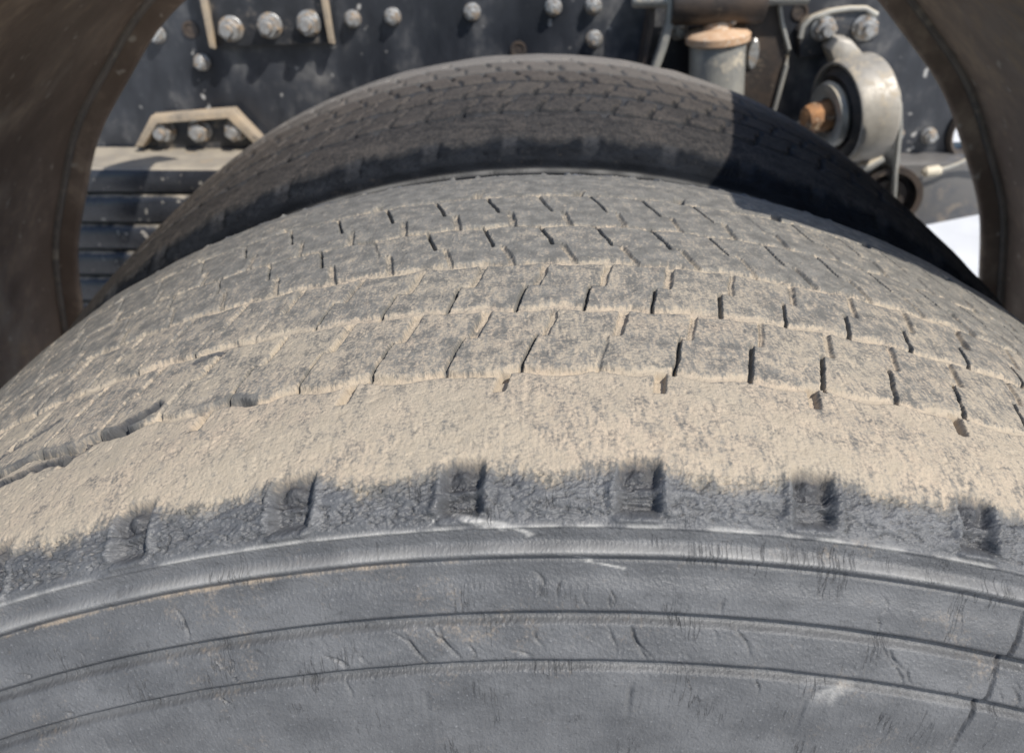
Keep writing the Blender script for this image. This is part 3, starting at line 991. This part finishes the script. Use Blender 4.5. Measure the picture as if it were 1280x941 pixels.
lathe(bm, [(.012, 0), (.024, 0), (.0255, .004), (.0255, .096), (.024, .10), (.012, .10), (.012, 0)], 32, mat=axis_matrix((1, 0, .02), (e0.x, Ys, e0.z + .004)))
from_bm('eye', bm, M['brown'], sa)
bm = bmesh.new()
lathe(bm, [(0, 0), (.006, .0), (.008, .003), (.008, .19), (0, .19)], 20, mat=axis_matrix((1, 0, .02), (at(790, 6, Ys).x, Ys, e0.z + .004)))
from_bm('pin', bm, M['dirty_metal'], sa)

hg = empty('shock_hanger', at(960, 60, YR))
tag(hg, 'dark hanger plates either side of the shock absorber, one with bright worn edge', 'hanger bracket')


def plate_x(parent, name, pts_px, Ya, Yb, mat, th=.008, edge=None):
    """side plate: a polyline in the picture at depth Ya, standing out of the rail from Yb to Ya"""
    bm = bmesh.new()
    P0 = [at(x, y, Ya) for x, y in pts_px]
    a = []
    for p in P0:
        a.append([bm.verts.new((p.x, Ya, p.z)), bm.verts.new((p.x + th, Ya, p.z)), bm.verts.new((p.x + th, Yb, p.z)), bm.verts.new((p.x, Yb, p.z))])
    for p, q in zip(a[:-1], a[1:]):
        for k in range(4):
            bm.faces.new((p[k], q[k], q[(k + 1) % 4], p[(k + 1) % 4]))
    bm.faces.new(a[0]); bm.faces.new(list(reversed(a[-1])))
    bmesh.ops.bevel(bm, geom=[e for e in bm.edges], offset=.0012, segments=2, affect='EDGES')
    return from_bm(name, bm, mat, parent)


# left strap: a bent bar coming down past the shock
plate_x(hg, 'strap', [(838, -40), (834, 25), (824, 62), (812, 95), (806, 120)], Ys - .010, Ys + .006, M['dirty_metal'], .0085)
plate_x(hg, 'strap', [(814, -40), (812, 30), (806, 60), (800, 100)], Ys + .006, YR - .002, M['brown'], .006)
# right cheek, broad face turned to the viewer, bright rim
cheek = [(936, -40), (976, -40), (974, 0), (978, 30), (987, 62), (984, 82), (966, 150), (940, 170), (915, 170), (926, 90)]
bm = bmesh.new()
prism(bm, outline(cheek, Ys + .016), Ys + .016, YR - .002, .001)
from_bm('cheek', bm, M['brown'], hg)
bm = bmesh.new()
rim = [at(x, y, Ys + .013) for x, y in [(974, -40), (973, 0), (977, 28), (986, 62), (983, 82), (975, 112), (965, 148)]]
tube(bm, rim, .0026, 10)
from_bm('worn_edge', bm, M['dirty_metal'], hg)
p = at(942, 68, Ys + .012)
bm = bmesh.new()
lathe(bm, [(0, .004), (.007, .004), (.0085, .002), (.0085, 0)], 28, mat=axis_matrix((0, -1, 0), (p.x, Ys + .0155, p.z)) @ Matrix.Diagonal((.75, 1.95, 1, 1)))
from_bm('bright_hole_disc', bm, M['zinc'], hg)  # added pale disc stands in for the bright hole through the cheek
for (px, py, kd) in ((849, 38, 'big'),):
    bolt(hg, at(px, py, YR - .01) + Vector((0, .01, 0)), kd, .4)
bm = bmesh.new()
tube(bm, [at(x, y, Ys - .012) for x, y in [(948, -30), (936, -6), (926, 14), (914, 30)]], [.006, .0065, .0055, .004], 12)
from_bm('pipe', bm, M['dirty_metal'], hg)

# ------------------------------------------------------------------ stabiliser bush and shackle, right
Yb = 0.775
bb = empty('link_bracket', at(1048, 60, YR))
tag(bb, 'black arched bracket with two bolts on the rail above the round bush', 'bracket')
bm = bmesh.new()
arch = [(1000, 72), (999, 40), (1012, 24), (1040, 14), (1080, 11), (1098, 20), (1100, 34), (1092, 52), (1060, 60), (1030, 72)]
prism(bm, outline(arch, YR - .022), YR - .022, YR - .001, .002)
from_bm('plate', bm, M['black'], bb)
bm = bmesh.new()
tube(bm, [at(x, y, YR - .024) for x, y in [(1000, 48), (1004, 33), (1016, 22), (1040, 14), (1062, 11), (1082, 11), (1096, 19)]], .0032, 10)
from_bm('rim', bm, M['dirty_metal'], bb)
bolt(bb, at(1033, 38, YR - .034) + Vector((0, .012, 0)), 'nut', .2)
bolt(bb, at(1085, 37, YR - .034) + Vector((0, .012, 0)), 'nut', .7)

st = empty('suspension_bush', at(1075, 140, Yb))
tag(st, 'big round steel-sleeved rubber bush with a rusty orange bolt, right of the inner tyre', 'bushing')
ax = Vector((-0.97, -0.22, -0.14)).normalized()      # towards the visible end
ce = at(1044, 142, Yb - .006)                        # centre of the visible end
Rb = 0.0555
Mx = axis_matrix(ax, ce)
bm = bmesh.new()
lathe(bm, [(Rb * .93, -.044), (Rb * 1.02, -.044), (Rb * 1.06, -.041), (Rb * 1.03, -.003), (Rb, 0), (Rb * .95, 0), (Rb * .93, -.003), (Rb * .93, -.044)], 56, mat=Mx)
from_bm('sleeve', bm, M['bright_metal'], st)
bm = bmesh.new()
lathe(bm, [(0, -.043), (Rb * .925, -.043), (Rb * .925, -.006), (Rb * .76, .003), (Rb * .60, -.003), (Rb * .5, .002), (0, .002)], 48, mat=Mx)
from_bm('rubber', bm, M['bush'], st)
bm = bmesh.new()
lathe(bm, [(Rb * .34, .002), (Rb * .62, .002), (Rb * .66, .006), (Rb * .62, .012), (Rb * .5, .013), (Rb * .34, .010), (Rb * .34, .002)], 48, mat=Mx)
from_bm('washer', bm, M['dirty_metal'], st)
bm = bmesh.new()
lathe(bm, [(0, .0), (Rb * .30, .0), (Rb * .30, .020), (Rb * .29, .030), (Rb * .25, .036), (Rb * .16, .039), (0, .039)], 10, mat=Mx)
o = from_bm('bolt_head', bm, M['rust'], st, angle=20)
o['label'] = 'rusty orange bolt head'
# arm joining the sleeve to the bracket above
bm = bmesh.new()
prism(bm, outline([(1036, 62), (1046, 48), (1064, 50), (1080, 70), (1104, 96), (1076, 110), (1048, 96)], Yb + .01), Yb + .005, YR - .024, .004)
from_bm('neck', bm, M['bright_metal'], st)

sk = empty('shackle', at(1110, 170, Yb))
tag(sk, 'pale vertical shackle plate hugging the right side of the round bush', 'shackle')
back = ce - ax * .047
bm = bmesh.new()
lathe(bm, [(0, 0), (.040, 0), (.041, -.002), (.041, -.008), (0, -.008)], 40, mat=axis_matrix(ax, back))
from_bm('boss', bm, M['dirty_metal'], sk)
bm = bmesh.new()
lo = at(1098, 262, Yb + .02)
u_ = (Vector(lo) - back); u_.normalize()
wv = ax.cross(u_).normalized()
Ls = (Vector(lo) - back).length
ring1 = []
for (d_, w_) in ((-.028, .020), (-.010, .034), (.02, .034), (Ls * .6, .022), (Ls, .016)):
    c = back + u_ * d_
    ring1.append([bm.verts.new(c + wv * w_ - ax * .0085), bm.verts.new(c - wv * w_ - ax * .0085), bm.verts.new(c - wv * w_ - ax * .0155), bm.verts.new(c + wv * w_ - ax * .0155)])
for p, q in zip(ring1[:-1], ring1[1:]):
    for k in range(4): bm.faces.new((p[k], q[k], q[(k + 1) % 4], p[(k + 1) % 4]))
bm.faces.new(ring1[0]); bm.faces.new(list(reversed(ring1[-1])))
bmesh.ops.bevel(bm, geom=bm.edges[:], offset=.0018, segments=2, affect='EDGES')
from_bm('plate', bm, M['dirty_metal'], sk)
bm = bmesh.new()
prism(bm, outline([(1070, 214), (1098, 202), (1112, 196), (1108, 268), (1096, 268), (1084, 250)], Yb + .012), Yb + .012, Yb + .022, .0015)
from_bm('strap', bm, M['dirty_metal'], sk)
bm = bmesh.new()
prism(bm, outline([(984, 168), (1000, 154), (1014, 151), (1024, 158), (1012, 176)], Yb - .002), Yb - .002, Yb + .008, .0012)
from_bm('lever', bm, M['dirty_metal'], st)
bm = bmesh.new()
tube(bm, [at(x, y, Yb - .01) for x, y in [(1040, 206), (1066, 212), (1086, 208), (1104, 198)]], [.005, .0055, .0055, .004], 12)
from_bm('lower_lip', bm, M['dirty_metal'], sk)
bolt(sk, at(1121, 171, YR - .02) + Vector((0, .018, 0)), 'big', .3)

# lower arm below the rail, right
la = empty('trailing_arm', at(1160, 245, YR))
tag(la, 'dirty grey suspension arm lying under the rail beside the right mudguard', 'suspension arm')
Ya = 0.80
bm = bmesh.new()
u0 = [(1080, 206), (1300, 200), (1300, 254), (1225, 268), (1140, 285), (1100, 292), (1080, 290)]
prism(bm, outline(u0, Ya), Ya, Ya + .09, .010)
from_bm('arm', bm, M['arm'], la)
p = at(1113, 244, Ya - .02)
bm = bmesh.new()
lathe(bm, [(0, .012), (.010, .012), (.012, .020), (.020, .021), (.022, .014), (.028, .012), (.031, .024), (.034, .026), (.034, .0), (0, 0)], 40, mat=axis_matrix((-.15, -1, 0), (p.x, Ya - .002, p.z)))
from_bm('bush', bm, M['bush'], la)
bm = bmesh.new()
lathe(bm, [(.030, .018), (.037, .018), (.037, .028), (.030, .028), (.030, .018)], 40, mat=axis_matrix((-.15, -1, 0), (p.x, Ya - .002, p.z)))
from_bm('ring', bm, M['brown'], la)

cb = empty('sensor_cable', at(1180, 210, Ya))
tag(cb, 'thin grey cable with a cream plug hanging just below the rail at right', 'cable')
pts = [at(x, y, Ya - .015) for x, y in [(1172, 213), (1184, 210), (1198, 205), (1212, 198), (1230, 196), (1260, 200)]]
bm = bmesh.new(); tube(bm, pts, .0022, 10)
from_bm('wire', bm, M['dirty_metal'], cb)
bm = bmesh.new(); tube(bm, [at(1153, 215, Ya - .015), at(1157, 215, Ya - .015), at(1173, 213, Ya - .015), at(1176, 212, Ya - .015)], [.003, .0062, .0066, .004], 14)
from_bm('plug', bm, M['cream'], cb)
